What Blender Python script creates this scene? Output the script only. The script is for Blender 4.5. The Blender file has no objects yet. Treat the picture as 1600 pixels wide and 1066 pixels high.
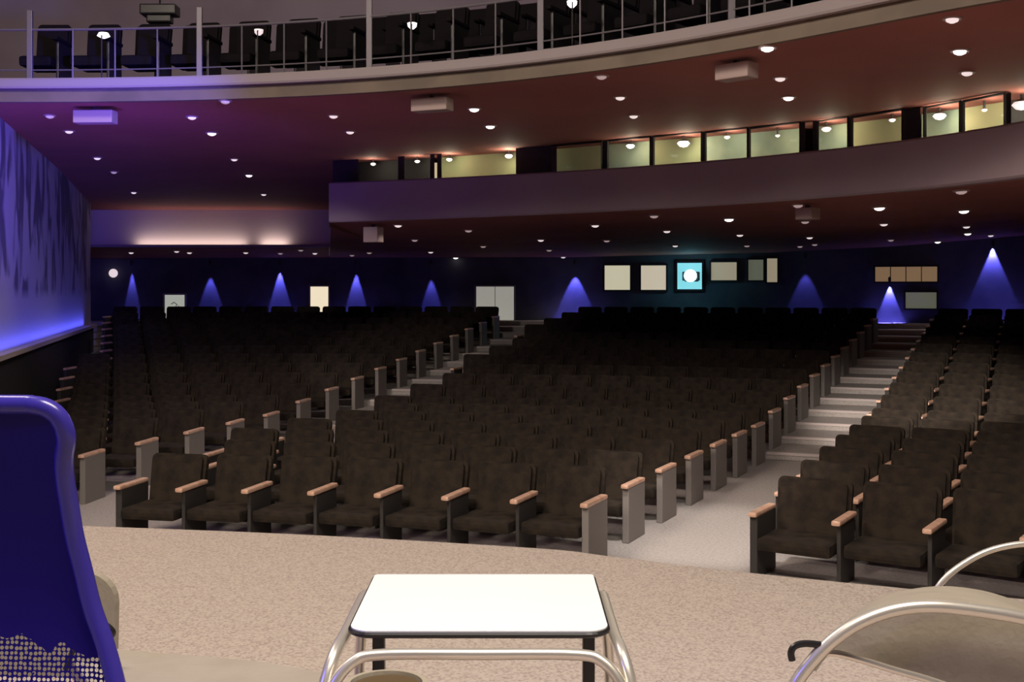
import bpy, bmesh, math, random
import numpy as np
from mathutils import Vector, Matrix
random.seed(7)
SC = bpy.context.scene
COL = SC.collection
# ------------------------------------------------------------------ camera
F = 1800.0                     # focal length in pixels of the 1600 px wide frame
HC = 2.21                      # eye height above the seating floor (the stage is 0.9 m up)
HY = 450.0                     # image row of the horizon
cd = bpy.data.cameras.new('camera'); cam = bpy.data.objects.new('camera', cd); COL.objects.link(cam)
cam.location = (0, 0, HC); cam.rotation_euler = (math.pi/2, 0, 0)
cd.sensor_width = 36.0; cd.lens = F/1600*36.0; cd.shift_y = -(533-HY)/1600
cd.clip_start = 0.05; cd.clip_end = 200
SC.camera = cam
# ------------------------------------------------------------------ world, exposure
SC.view_settings.view_transform = 'Standard'; SC.view_settings.look = 'None'
SC.view_settings.gamma = 1; SC.view_settings.use_curve_mapping = False
SC.view_settings.exposure = 0.0
w = bpy.data.worlds.new('world'); SC.world = w; w.use_nodes = True
w.node_tree.nodes['Background'].inputs[0].default_value = (0.50, 0.36, 0.44, 1)
w.node_tree.nodes['Background'].inputs[1].default_value = 0.055
# ------------------------------------------------------------------ lights
def aim(o, loc, tgt):
    o.location = loc
    o.rotation_euler = (Vector(tgt)-Vector(loc)).to_track_quat('-Z', 'Y').to_euler()
def area(name, loc, tgt, sx, sy, power, col):
    d = bpy.data.lights.new(name, 'AREA'); d.shape = 'RECTANGLE'; d.size = sx; d.size_y = sy
    d.energy = power; d.color = col
    o = bpy.data.objects.new(name, d); COL.objects.link(o); aim(o, loc, tgt); return o
def spot(name, loc, tgt, ang, power, col, blend=0.5, rad=0.05):
    d = bpy.data.lights.new(name, 'SPOT'); d.spot_size = math.radians(ang); d.spot_blend = blend
    d.energy = power; d.color = col; d.shadow_soft_size = rad
    o = bpy.data.objects.new(name, d); COL.objects.link(o); aim(o, loc, tgt); return o
def point(name, loc, power, col, rad=0.04):
    d = bpy.data.lights.new(name, 'POINT'); d.energy = power; d.color = col; d.shadow_soft_size = rad
    o = bpy.data.objects.new(name, d); COL.objects.link(o); o.location = loc; return o
# stage wash hung above the stage, front-of-house light over the front rows
area('stage_wash', (0.6, 1.2, 6.5), (0.3, 4.0, 0.9), 3.0, 1.6, 440, (1.0, 0.90, 0.78))
area('front_row_wash', (-4.5, 5.5, 7.5), (-1.0, 11.0, 0.0), 3.0, 1.0, 420, (1.0, 0.84, 0.70))
spot('right_aisle_light', (2.6, 8.4, 3.6), (6.0, 16.5, 0.2), 24, 2300, (1.0, 0.90, 0.80), 0.7, 0.15)
spot('upper_stair_fill', (6.4, 16.6, 3.6), (8.0, 21.5, 0.9), 44, 300, (1.0, 0.88, 0.80), 0.7, 0.1)  # unseen spot added to keep the upper stairs bright
spot('aisle_mouth_light', (0.9, 7.0, 6.5), (1.75, 10.3, 0.0), 22, 1200, (1.0, 0.92, 0.86), 0.6, 0.2)
spot('left_aisle_light', (-4.2, 11.0, 3.9), (-1.6, 21.5, 0.9), 24, 420, (1.0, 0.90, 0.80), 0.6, 0.15)
# blue light trough along the foot of the side wall, blue effect lights beside the stage, unseen violet spots added to tint the soffit
def strip_light(name, p0, p1, dirv, wdt, power, col):
    d = bpy.data.lights.new(name, 'AREA'); d.shape = 'RECTANGLE'; d.size = (Vector(p1)-Vector(p0)).length; d.size_y = wdt
    d.energy = power; d.color = col
    o = bpy.data.objects.new(name, d); COL.objects.link(o)
    X = (Vector(p1)-Vector(p0)).normalized(); Z = -Vector(dirv); Z = (Z-X*Z.dot(X)).normalized(); Y = Z.cross(X)
    o.matrix_world = Matrix.Translation((Vector(p0)+Vector(p1))/2) @ Matrix((X, Y, Z)).transposed().to_4x4(); return o
strip_light('blue_trough_light', (-4.75, 9.2, 1.47), (-8.45, 23.0, 1.47), (-0.22, -0.06, 1.0), 0.07, 38, (0.10, 0.11, 1.0))
spot('blue_wall_wash', (-1.5, 8.5, 3.9), (-7.2, 16.6, 3.8), 36, 2600, (0.12, 0.09, 1.0), 0.9, 0.2)
spot('violet_soffit_fill', (-4.7, 11.0, 1.5), (-5.6, 16.5, 6.0), 84, 390, (0.20, 0.05, 1.0), 1.0, 0.2)
spot('purple_soffit_fill', (-2.5, 10.0, 1.3), (-3.2, 17.5, 6.2), 76, 100, (0.50, 0.08, 0.9), 1.0, 0.2)
spot('blue_stage_side', (-3.4, 1.0, 3.2), (-0.9, 2.1, 1.5), 40, 150, (0.10, 0.08, 1.0), 0.8, 0.2)
# red fill spot added for the balcony underside, in place of stage bounce
spot('red_soffit_fill', (1.5, 5.0, 1.2), (2.8, 12.0, 4.1), 92, 85, (1.0, 0.30, 0.16), 1.0, 0.5)
area('upper_wall_fill', (-1.0, 12.5, 9.5), (0.5, 18.5, 6.2), 14.0, 1.0, 42, (0.95, 0.72, 0.85))  # unseen area light added to brighten the wall behind the balcony
spot('balcony_front_light', (0.5, 1.5, 6.5), (0.2, 11.5, 4.45), 95, 90, (1.0, 0.82, 0.76), 1.0, 0.4)

# ------------------------------------------------------------------ pixel helpers (true perspective, real depths)
def W(x, y, Y):  return Vector(((x-800)/F*Y, Y, HC+(HY-y)/F*Y))
def WH(x, y, h):                         # the point in column x, row y, h above the eye
    Y = h*F/(HY-y); return W(x, y, Y)

# ------------------------------------------------------------------ materials
def mat(name, col, rough=0.6, metal=0.0, emit=None, es=0.0, spec=0.5, noise=None, bump=None, alpha=1.0):
    m = bpy.data.materials.new(name); m.use_nodes = True
    nt = m.node_tree; b = nt.nodes['Principled BSDF']
    b.inputs['Base Color'].default_value = (*col, 1); b.inputs['Roughness'].default_value = rough
    b.inputs['Metallic'].default_value = metal; b.inputs['Specular IOR Level'].default_value = spec
    if emit: b.inputs['Emission Color'].default_value = (*emit, 1); b.inputs['Emission Strength'].default_value = es
    tc = nt.nodes.new('ShaderNodeTexCoord')
    if noise:
        sc, c2, lo, hi = noise
        n = nt.nodes.new('ShaderNodeTexNoise'); n.inputs['Scale'].default_value = sc; n.inputs['Detail'].default_value = 3
        r = nt.nodes.new('ShaderNodeValToRGB')
        r.color_ramp.elements[0].position = lo; r.color_ramp.elements[0].color = (*col, 1)
        r.color_ramp.elements[1].position = hi; r.color_ramp.elements[1].color = (*c2, 1)
        nt.links.new(tc.outputs['Object'], n.inputs['Vector']); nt.links.new(n.outputs['Fac'], r.inputs['Fac'])
        nt.links.new(r.outputs['Color'], b.inputs['Base Color'])
    if bump:
        sc, st = bump
        n2 = nt.nodes.new('ShaderNodeTexNoise'); n2.inputs['Scale'].default_value = sc
        bp = nt.nodes.new('ShaderNodeBump'); bp.inputs['Strength'].default_value = st; bp.inputs['Distance'].default_value = 0.01
        nt.links.new(tc.outputs['Object'], n2.inputs['Vector']); nt.links.new(n2.outputs['Fac'], bp.inputs['Height'])
        nt.links.new(bp.outputs['Normal'], b.inputs['Normal'])
    return m
M = {}
M['stage_carpet'] = mat('stage_carpet', (0.47, 0.40, 0.35), 0.95, noise=(95, (0.31, 0.245, 0.22), 0.44, 0.68), bump=(70, 0.5), spec=0.1)
M['house_carpet'] = mat('house_carpet', (0.50, 0.455, 0.43), 0.95, noise=(40, (0.40, 0.36, 0.34), 0.45, 0.65), spec=0.1)
M['seat_fabric'] = mat('seat_fabric', (0.038, 0.027, 0.018), 0.85, noise=(9, (0.018, 0.013, 0.010), 0.4, 0.65), bump=(120, 0.3), spec=0.25)
M['seat_wood'] = mat('seat_wood', (0.80, 0.52, 0.38), 0.28, noise=(14, (0.66, 0.36, 0.24), 0.4, 0.7))
M['seat_metal'] = mat('seat_metal', (0.05, 0.045, 0.042), 0.5, spec=0.4)
M['end_panel'] = mat('end_panel', (0.25, 0.225, 0.21), 0.7)
M['soffit'] = mat('soffit', (0.33, 0.12, 0.10), 0.8, noise=(0.5, (0.27, 0.095, 0.085), 0.35, 0.7), spec=0.2)
M['fascia'] = mat('fascia', (0.15, 0.115, 0.085), 0.75, noise=(1.6, (0.11, 0.085, 0.065), 0.4, 0.6))
M['cream'] = mat('cream_plaster', (0.62, 0.53, 0.51), 0.7)
M['lip'] = mat('balcony_lip', (0.26, 0.22, 0.22), 0.7)
M['mezz'] = mat('mezzanine_plaster', (0.31, 0.24, 0.26), 0.7, noise=(0.7, (0.26, 0.20, 0.23), 0.35, 0.7))
M['back_wall'] = mat('back_wall_fabric', (0.13, 0.13, 0.15), 0.9, noise=(1.2, (0.09, 0.09, 0.11), 0.4, 0.65), spec=0.1)
M['upper_wall'] = mat('upper_wall', (0.34, 0.28, 0.33), 0.85, noise=(0.8, (0.27, 0.21, 0.26), 0.35, 0.7))
M['dark'] = mat('dark_paint', (0.02, 0.017, 0.02), 0.7)
M['shaded_cloth'] = mat('shaded_cloth', (0.008, 0.006, 0.007), 0.9, spec=0.1)  # balcony seats: silhouette shade put into the fabric colour
M['black'] = mat('black_plastic', (0.015, 0.013, 0.014), 0.35)
M['chrome'] = mat('chrome', (0.88, 0.82, 0.72), 0.30, 0.72)
M['rail'] = mat('rail_metal', (0.14, 0.125, 0.14), 0.5, 0.3)
M['laminate'] = mat('white_laminate', (0.86, 0.86, 0.85), 0.3)
M['tan'] = mat('tan_upholstery', (0.36, 0.315, 0.25), 0.6, noise=(6, (0.32, 0.275, 0.215), 0.4, 0.7), bump=(60, 0.15))
M['brown'] = mat('brown_seat_pad', (0.10, 0.065, 0.03), 0.5)
M['lens'] = mat('lit_lens', (0.9, 0.85, 0.8), 0.4, emit=(1.0, 0.84, 0.84), es=0.75)
M['lens_dim'] = mat('dim_lens', (0.7, 0.6, 0.6), 0.4, emit=(1.0, 0.72, 0.72), es=0.28)
M['lens_hot'] = mat('hot_lens', (0.9, 0.9, 0.9), 0.4, emit=(1.0, 0.93, 0.90), es=2.0)
M['pink_metal'] = mat('beige_housing', (0.36, 0.27, 0.25), 0.6)
M['room_yellow'] = mat('room_wall_olive', (0.42, 0.40, 0.22), 0.8, noise=(1.4, (0.33, 0.36, 0.20), 0.4, 0.6))
M['room_green'] = mat('room_wall_green', (0.40, 0.47, 0.34), 0.8, noise=(2.0, (0.28, 0.36, 0.28), 0.4, 0.6))
M['navy_plastic'] = mat('navy_plastic', (0.045, 0.032, 0.30), 0.25)
def glow(name, col, s): return mat(name, tuple(c*0.4 for c in col), 0.5, emit=col, es=s)
M['win_cream'] = glow('lit_window_cream', (1.0, 0.93, 0.66), 0.50)
M['win_rose'] = glow('lit_window_rose', (1.0, 0.85, 0.64), 0.50)
M['win_tan'] = glow('lit_window_tan', (1.0, 0.84, 0.58), 0.26)
M['win_dim'] = glow('lit_window_dim', (0.75, 0.78, 0.55), 0.11)  # faint pane emission, also on the grey booth window
M['win_brown'] = glow('lit_window_brown', (1.0, 0.62, 0.34), 0.17)
M['door_glow'] = glow('door_pane_glow', (0.95, 0.92, 0.80), 0.28)  # pane emission stands in for the lit vestibule behind the door
M['door_warm'] = glow('lit_door_warm', (1.0, 0.86, 0.62), 0.85)  # doorway light put into the pane emission
M['notice'] = glow('glowing_notice', (0.90, 0.95, 0.82), 0.36)  # board glows by its own emission
M['projector_glow'] = glow('projector_glow', (0.25, 0.75, 0.85), 0.9)
M['projector_hot'] = glow('projector_lens', (0.55, 0.95, 1.0), 8.0)
# glass
g = bpy.data.materials.new('window_glass'); g.use_nodes = True; nt = g.node_tree
for n in list(nt.nodes): nt.nodes.remove(n)
o_ = nt.nodes.new('ShaderNodeOutputMaterial'); mx = nt.nodes.new('ShaderNodeMixShader'); mx.inputs[0].default_value = 0.08
t_ = nt.nodes.new('ShaderNodeBsdfTransparent'); gl = nt.nodes.new('ShaderNodeBsdfGlossy'); gl.inputs['Roughness'].default_value = 0.05
nt.links.new(t_.outputs[0], mx.inputs[1]); nt.links.new(gl.outputs[0], mx.inputs[2]); nt.links.new(mx.outputs[0], o_.inputs[0])
M['glass'] = g
# patterned side wall: pale panels with long dark leaf-shaped recesses, plain below
m = mat('patterned_wall', (0.45, 0.42, 0.50), 0.8); nt = m.node_tree; b = nt.nodes['Principled BSDF']
tc = nt.nodes.new('ShaderNodeTexCoord'); mp = nt.nodes.new('ShaderNodeMapping'); mp.inputs['Scale'].default_value = (0.8, 0.8, 0.62)
vo = nt.nodes.new('ShaderNodeTexNoise'); vo.inputs['Scale'].default_value = 1.9; vo.inputs['Detail'].default_value = 1.5; vo.inputs['Distortion'].default_value = 0.6
mp.inputs['Scale'].default_value = (1.0, 1.0, 0.55)
ra = nt.nodes.new('ShaderNodeValToRGB'); ra.color_ramp.elements[0].position = 0.41; ra.color_ramp.elements[0].color = (0.11, 0.10, 0.14, 1)
ra.color_ramp.elements[1].position = 0.52; ra.color_ramp.elements[1].color = (0.42, 0.40, 0.46, 1)
sx = nt.nodes.new('ShaderNodeSeparateXYZ'); mr = nt.nodes.new('ShaderNodeMapRange')
mr.inputs['From Min'].default_value = 2.05; mr.inputs['From Max'].default_value = 2.2
mix = nt.nodes.new('ShaderNodeMix'); mix.data_type = 'RGBA'; mix.inputs[6].default_value = (0.46, 0.44, 0.50, 1)
nt.links.new(tc.outputs['Object'], mp.inputs[0]); nt.links.new(mp.outputs[0], vo.inputs['Vector']); nt.links.new(vo.outputs['Fac'], ra.inputs[0])
nt.links.new(tc.outputs['Object'], sx.inputs[0]); nt.links.new(sx.outputs['Z'], mr.inputs['Value'])
nt.links.new(mr.outputs[0], mix.inputs[0]); nt.links.new(ra.outputs[0], mix.inputs[7]); nt.links.new(mix.outputs[2], b.inputs['Base Color'])
M['pattern_wall'] = m
# perforated mesh of the office chair: round holes in the lower back
m = mat('chair_mesh', (0.016, 0.008, 0.16), 0.55, spec=0.15); nt = m.node_tree; b = nt.nodes['Principled BSDF']; out = nt.nodes['Material Output']
tc = nt.nodes.new('ShaderNodeTexCoord'); mp = nt.nodes.new('ShaderNodeMapping'); mp.inputs['Scale'].default_value = (1, 0.0, 1)
vr = nt.nodes.new('ShaderNodeTexVoronoi'); vr.inputs['Scale'].default_value = 115; vr.inputs['Randomness'].default_value = 0.25
lt = nt.nodes.new('ShaderNodeMath'); lt.operation = 'LESS_THAN'; lt.inputs[1].default_value = 0.40
sx = nt.nodes.new('ShaderNodeSeparateXYZ'); zl = nt.nodes.new('ShaderNodeMath'); zl.operation = 'LESS_THAN'; zl.inputs[1].default_value = 0.755
nz = nt.nodes.new('ShaderNodeTexNoise'); nz.inputs['Scale'].default_value = 14; ad = nt.nodes.new('ShaderNodeMath'); ad.operation = 'MULTIPLY_ADD'; ad.inputs[1].default_value = 0.16
mu = nt.nodes.new('ShaderNodeMath'); mu.operation = 'MULTIPLY'
tr = nt.nodes.new('ShaderNodeBsdfTransparent'); ms = nt.nodes.new('ShaderNodeMixShader')
nt.links.new(tc.outputs['Object'], mp.inputs[0]); nt.links.new(mp.outputs[0], vr.inputs['Vector']); nt.links.new(vr.outputs['Distance'], lt.inputs[0])
nt.links.new(tc.outputs['Object'], sx.inputs[0]); nt.links.new(tc.outputs['Object'], nz.inputs['Vector'])
nt.links.new(nz.outputs['Fac'], ad.inputs[0]); nt.links.new(sx.outputs['Z'], ad.inputs[2]); nt.links.new(ad.outputs[0], zl.inputs[0])
nt.links.new(lt.outputs[0], mu.inputs[0]); nt.links.new(zl.outputs[0], mu.inputs[1]); nt.links.new(mu.outputs[0], ms.inputs[0])
nt.links.new(b.outputs[0], ms.inputs[1]); nt.links.new(tr.outputs[0], ms.inputs[2]); nt.links.new(ms.outputs[0], out.inputs[0])
M['chair_mesh'] = m

# ------------------------------------------------------------------ mesh helpers
class MB:
    def __init__(s): s.v = []; s.f = []; s.m = []
    def add(s, vs, fs, mi=0):
        b = len(s.v); s.v += [tuple(v) for v in vs]; s.f += [tuple(b+i for i in f) for f in fs]; s.m += [mi]*len(fs)
    def box(s, x0, x1, y0, y1, z0, z1, mi=0, bev=0.0, T=None):
        bm = bmesh.new(); bmesh.ops.create_cube(bm, size=1)
        for v in bm.verts: v.co = Vector(((x0+x1)/2+v.co.x*(x1-x0), (y0+y1)/2+v.co.y*(y1-y0), (z0+z1)/2+v.co.z*(z1-z0)))
        if bev: bmesh.ops.bevel(bm, geom=list(bm.edges)+list(bm.verts), offset=bev, segments=2, affect='EDGES', profile=0.6)
        if T is not None: bm.transform(T)
        bm.verts.index_update(); s.add([v.co.copy() for v in bm.verts], [[v.index for v in f.verts] for f in bm.faces], mi); bm.free()
    def tube(s, pts, r, mi=0, n=10, closed=False, cap=True):
        pts = [Vector(p) for p in pts]; N = len(pts); rings = []; up = Vector((0, 0, 1)); prev = None
        for i, p in enumerate(pts):
            a = pts[(i-1) % N] if (i > 0 or closed) else p; c = pts[(i+1) % N] if (i < N-1 or closed) else p
            t = (c-a).normalized()
            if prev is None:
                ref = up if abs(t.dot(up)) < 0.9 else Vector((1, 0, 0)); u = ref.cross(t).normalized()
            else: u = (prev - t*prev.dot(t)).normalized()
            prev = u; v = t.cross(u)
            rings.append([p+(u*math.cos(k*2*math.pi/n)+v*math.sin(k*2*math.pi/n))*r for k in range(n)])
        vs = [q for rg in rings for q in rg]; fs = []
        for i in range(N if closed else N-1):
            j = (i+1) % N
            for k in range(n): fs.append((i*n+k, i*n+(k+1) % n, j*n+(k+1) % n, j*n+k))
        if cap and not closed: fs.append(tuple(range(n-1, -1, -1))); fs.append(tuple((N-1)*n+k for k in range(n)))
        s.add(vs, fs, mi)
    def lathe(s, prof, c=(0, 0, 0), n=24, mi=0, T=None):
        vs = []; fs = []
        for (r, z) in prof:
            for k in range(n):
                p = Vector((r*math.cos(k*2*math.pi/n), r*math.sin(k*2*math.pi/n), z))
                if T is not None: p = T @ p
                vs.append(p+Vector(c))
        for i in range(len(prof)-1):
            for k in range(n): fs.append((i*n+k, i*n+(k+1) % n, (i+1)*n+(k+1) % n, (i+1)*n+k))
        fs.append(tuple(range(n-1, -1, -1))); fs.append(tuple((len(prof)-1)*n+k for k in range(n)))
        s.add(vs, fs, mi)
    def prism(s, outline, y0, y1, mi=0):            # outline in x,z ; extruded along y
        n = len(outline); vs = [(x, y0, z) for x, z in outline]+[(x, y1, z) for x, z in outline]
        fs = [tuple(range(n)), tuple(range(2*n-1, n-1, -1))]+[(i, i+n, (i+1) % n+n, (i+1) % n) for i in range(n)]
        s.add(vs, fs, mi)
    def strip(s, rows, mi=0):                       # rows of equal length -> quad surface
        n = len(rows[0]); vs = [p for r in rows for p in r]; fs = []
        for j in range(len(rows)-1):
            for i in range(n-1): fs.append((j*n+i, j*n+i+1, (j+1)*n+i+1, (j+1)*n+i))
        s.add(vs, fs, mi)
    def mesh(s, name, mats, smooth=False):
        me = bpy.data.meshes.new(name); me.from_pydata(s.v, [], s.f)
        for m_ in (mats if isinstance(mats, (list, tuple)) else [mats]): me.materials.append(m_)
        for p, mi in zip(me.polygons, s.m): p.material_index = mi
        bm = bmesh.new(); bm.from_mesh(me); bmesh.ops.recalc_face_normals(bm, faces=bm.faces); bm.to_mesh(me); bm.free()
        if smooth:
            for p in me.polygons: p.use_smooth = True
            try: me.set_sharp_from_angle(angle=math.radians(35))
            except Exception: pass
        me.update(); return me
    def build(s, name, mats, parent=None, smooth=False, kind=None):
        o = bpy.data.objects.new(name, s.mesh(name, mats, smooth)); COL.objects.link(o)
        if parent is not None: o.parent = parent
        if kind: o['kind'] = kind
        return o
def tag(o, label, cat, group=None, kind=None):
    o['label'] = label; o['category'] = cat
    if group: o['group'] = group
    if kind: o['kind'] = kind
    return o
def empty(name, loc, rz=0.0):
    o = bpy.data.objects.new(name, None); COL.objects.link(o); o.location = loc; o.rotation_euler = (0, 0, rz); o.empty_display_size = 0.1
    return o
def copy_tree(o):
    c = o.copy(); COL.objects.link(c)
    for ch in o.children:
        k = ch.copy(); COL.objects.link(k); k.parent = c
    return c
def spline(pts, n=6):
    P = [Vector(p) for p in pts]; out = []
    for i in range(len(P)-1):
        a = P[max(i-1, 0)]; b = P[i]; c = P[i+1]; d = P[min(i+2, len(P)-1)]
        for k in range(n):
            t = k/n; out.append(0.5*((2*b)+(c-a)*t+(2*a-5*b+4*c-d)*t*t+(3*b-a-3*c+d)*t**3))
    out.append(P[-1]); return out

# ================================================================== SETTING
CX, CY = -4.4, -6.6
R0, DR, NR = 16.5, 0.945, 18
def zrow(i):
    k = max(0.0, i-6); return 0.087*k+0.0009*k*k
def ring_pt(R, X): return Vector((X, CY+math.sqrt(max(0.01, R*R-(X-CX)**2)), 0))
def ring_at(R, slope):                 # where the column X = slope*Y meets the ring of radius R
    a = slope*slope+1; b_ = -2*(slope*CX+CY); c = CX*CX+CY*CY-R*R
    Y = (-b_+math.sqrt(b_*b_-4*a*c))/(2*a); return Vector((slope*Y, Y, 0))
ANG = [math.radians(a) for a in np.linspace(-32, 52, 64)]
def arc(R, z): return [Vector((CX+R*math.sin(a), CY+R*math.cos(a), z)) for a in ANG]
# floor: flat apron and one tier per row
fl = MB(); rows = [arc(9.0, 0.0), arc(R0+6.0*DR, 0.0)]
for i in range(7, NR+5):
    r = R0+i*DR-0.30; rows += [arc(r, zrow(i-1)), arc(r, zrow(i))]
rows.append(arc(37.2, zrow(NR+4))); fl.strip(rows)
fl.build('floor', M['house_carpet'], kind='structure')
# stage floor with its curved front edge
ed = [(-700, 800), (-200, 812), (120, 820), (480, 834), (840, 855), (950, 867), (1190, 895), (1600, 934), (2300, 990)]
ep = [WH(x, y, -1.31) for x, y in ed]; ep = spline(ep, 5); ez = 0.90
st = MB(); st.strip([[Vector((p.x, -2.5, ez)) for p in ep], [Vector((p.x, p.y-0.03, ez)) for p in ep], [Vector((p.x, p.y, ez-0.02)) for p in ep], [Vector((p.x, p.y, 0)) for p in ep]])
sf = st.build('floor_stage', M['stage_carpet'], kind='structure')
# stairs of the two aisles : tread edges carry a paler nosing
def aisleR(Y): return 0.62+0.468*(Y-9.19)            # left edge of the right aisle
def aisleL(Y): return -4.35+0.285*(Y-11.9)           # left edge of the left aisle
# left side wall
def wl(Y): return -6.04-0.267*(Y-13.6)
wm = MB(); Ys = list(np.linspace(8.5, 24.4, 12))
wm.strip([[Vector((wl(Y), Y, z)) for Y in Ys] for z in (1.45, 4.36)])
wm.strip([[Vector((wl(24.4), 24.4, z)), Vector((wl(24.4)-0.5, 24.55, z))] for z in (0.2, 4.3)], 1)
wm.build('wall_left', [M['pattern_wall'], M['upper_wall']], kind='structure')
wm = MB(); wm.strip([[Vector((wl(Y)+0.06, Y, z)) for Y in Ys] for z in (0.0, 1.40)]); wm.build('baseboard_left', M['dark'], kind='structure')
wm = MB(); wm.strip([[Vector((wl(Y)+d, Y, z)) for Y in Ys] for d, z in ((0, 1.39), (0.14, 1.39), (0.14, 1.45), (0, 1.45))]); wm.build('trim_1', M['cream'], kind='structure')

# balcony edge curve
bx = np.array([-100, 0, 150, 300, 400, 560, 700, 900, 1100, 1249, 1364, 1450, 1600, 1700.])
by = np.array([138, 137, 137, 134, 130, 125, 112, 88, 58, 29, 7, -10, -36, -55.])
bY = 2.17*F/(HY-by); pf = np.polyfit((bx-800)/800, bY, 4)
def bal(x):
    if x > 1680:                        # past the frame the curve keeps its direction
        ya, yb = float(np.polyval(pf, 870/800)), float(np.polyval(pf, 1.1)); A = Vector((870/F*ya, ya)); B = Vector((880/F*yb, yb)); d = B-A; sl = (x-800)/F
        t = (sl*A.y-A.x)/(d.x-sl*d.y); return float(A.y+t*d.y)
    return float(np.polyval(pf, (x-800)/800))
def balp(x, off=0.0, h=0.0):           # point of the balcony edge in column x, moved back by off
    e = 4.0; Y = bal(x); p = Vector(((x-800)/F*Y, Y, HC+h))
    q = Vector(((x+e-800)/F*bal(x+e), bal(x+e), HC+h)); t = (q-p).normalized(); nrm = Vector((-t.y, t.x, 0))
    return p+nrm*off
XB = list(np.linspace(-160, 2080, 84))
tb = MB(); tb.strip([[balp(x, o, h) for x in XB] for o, h in ((0.3, 2.27), (-0.05, 2.27), (-0.06, 2.25), (-0.06, 2.18), (-0.05, 2.16), (0.02, 2.16))]); tb.build('trim_2', M['lip'], kind='structure')
tb = MB(); tb.strip([[balp(x, o, h) for x in XB] for o, h in ((0.02, 2.17), (0.0, 2.02), (0.04, 2.015))]); tb.build('wall_balcony_front', M['fascia'], kind='structure')
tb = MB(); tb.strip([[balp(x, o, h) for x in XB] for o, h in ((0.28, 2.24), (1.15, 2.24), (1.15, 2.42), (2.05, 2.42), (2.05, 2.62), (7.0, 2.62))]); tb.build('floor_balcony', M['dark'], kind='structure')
tb = MB(); XU = [balp(x, 6.2, 0) for x in XB]; u0 = XU[0]+(XU[0]-XU[6]).normalized()*6
tb.strip([[Vector((p.x, p.y, HC+h)) for p in [u0]+XU] for h in (2.5, 6.4)]); tb.build('wall_upper', M['upper_wall'], kind='structure')
# mezzanine curve
mx_ = np.array([515, 702, 860, 1094, 1210, 1381, 1576.]); my_ = np.array([347, 342, 336, 323, 313, 301, 281.])
mY = 0.97*F/(HY-my_); pm = np.polyfit((mx_-800)/800, mY, 2)
def mez(x): return float(np.polyval(pm, (max(x, 400)-800)/800))
def mezp(x, off, h):
    e = 4.0; Y = mez(x); p = Vector(((x-800)/F*Y, Y, HC+h)); q = Vector(((x+e-800)/F*mez(x+e), mez(x+e), HC+h)); t = (q-p).normalized()
    return p+Vector((-t.y, t.x, 0))*off
def mezc(x, off, h): Y = mez(x)+off*1.04; return Vector(((x-800)/F*Y, Y, HC+h))
def mtop(x): return 1.56-0.10*max(0, min(1, (x-515)/1085))
XM = list(np.linspace(515, 2080, 60))
tb = MB(); rows = []
for o in (0, 1, 2, 3, 4, 5):
    rows.append([mezp(x, (0.12, 0.0, -0.02, -0.02, 0.0, 0.12)[o], (0.97, 0.97, 0.99, mtop(x)-0.02, mtop(x), mtop(x)-0.005)[o]) for x in XM])
rows.append([mezp(x, 0.12, 0.98) for x in XM]); tb.strip(rows)
a0 = mezp(515, 0, 0); 
tb.strip([[Vector((a0.x, Y, HC+h)) for Y in (a0.y, 25.7)] for h in (0.97, 1.56)])
tb.build('wall_mezzanine', M['mezz'], kind='structure')
tb = MB(); tb.strip([[mezp(x, o, 1.22) for x in XM] for o in (0.12, 1.5)]); tb.build('floor_mezzanine', M['dark'], kind='structure')
# soffit under the balcony
def hmid(x): return float(np.interp(x, [-160, 515, 1000, 1600, 1760], [1.96, 1.98, 1.99, 1.88, 1.87]))
tb = MB(); rows = [[balp(x, 0.03, 2.02) for x in XB]]
rows.append([W(x, HY-hmid(x)*F/(mez(x)+1.35), mez(x)+1.35) for x in XB])
rows.append([Vector(((x-800)/F*27.5, 27.5, HC+1.68)) for x in XB]); tb.strip(rows)
sof = tb.build('ceiling', M['soffit'], kind='structure')
# left upper fascia over the rear aisle, lit from a cove below
YF = 25.7
tb = MB(); xs = np.linspace(60, 520, 8)
tb.strip([[Vector(((x-800)/F*YF, YF, HC+h)) for x in xs] for h in (0.90, 1.76)]); tb.build('wall_rear_fascia', M['cream'], kind='structure')
tb = MB(); tb.strip([[Vector(((x-800)/F*YF, YF+dy, HC+h)) for x in xs] for dy, h in ((0, 0.90), (-0.28, 0.90), (-0.28, 0.955), (-0.25, 0.955), (-0.25, 0.915), (0, 0.915))]); tb.build('trim_3', M['mezz'], kind='structure')
for (x0, x1, p) in ((215, 385, 6.5), (408, 450, 2.0)):
    X0, X1 = (x0-800)/F*YF, (x1-800)/F*YF
    area('cove_light', ((X0+X1)/2, YF-0.13, HC+0.93), ((X0+X1)/2, YF-0.04, HC+1.9), X1-X0, 0.08, p, (1.0, 0.80, 0.72))
# back wall and the lower soffit
RW = 36.0
def wallY(x): return ring_at(RW, (x-800)/F).y
def htop(x): return (HY-float(np.interp(x, [0, 900, 1200, 1400, 1600, 1760], [404, 402, 395, 385, 368, 355])))/F*wallY(x)
XW = list(np.linspace(20, 2080, 70))
tb = MB(); tb.strip([[ring_at(RW, (x-800)/F)+Vector((0, 0, z if z == 0 else HC+htop(x)+0.04)) for x in XW] for z in (0, 1)]); tb.build('wall_back', M['back_wall'], kind='structure')
tb = MB()
for xs_, left in ((list(np.linspace(20, 514, 16)), True), (list(np.linspace(515, 2080, 58)), False)):
    fr = [Vector(((x-800)/F*(YF-0.02), YF-0.02, HC+0.90)) if left else mezp(x, 0.04, 0.97) for x in xs_]
    bk = [ring_at(RW+0.05, (x-800)/F)+Vector((0, 0, HC+htop(x))) for x in xs_]
    tb.strip([fr, bk])
tb.strip([[Vector((a0.x, Y, HC+h)) for Y in (a0.y, YF)] for h in (0.90, 0.97)])
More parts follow.
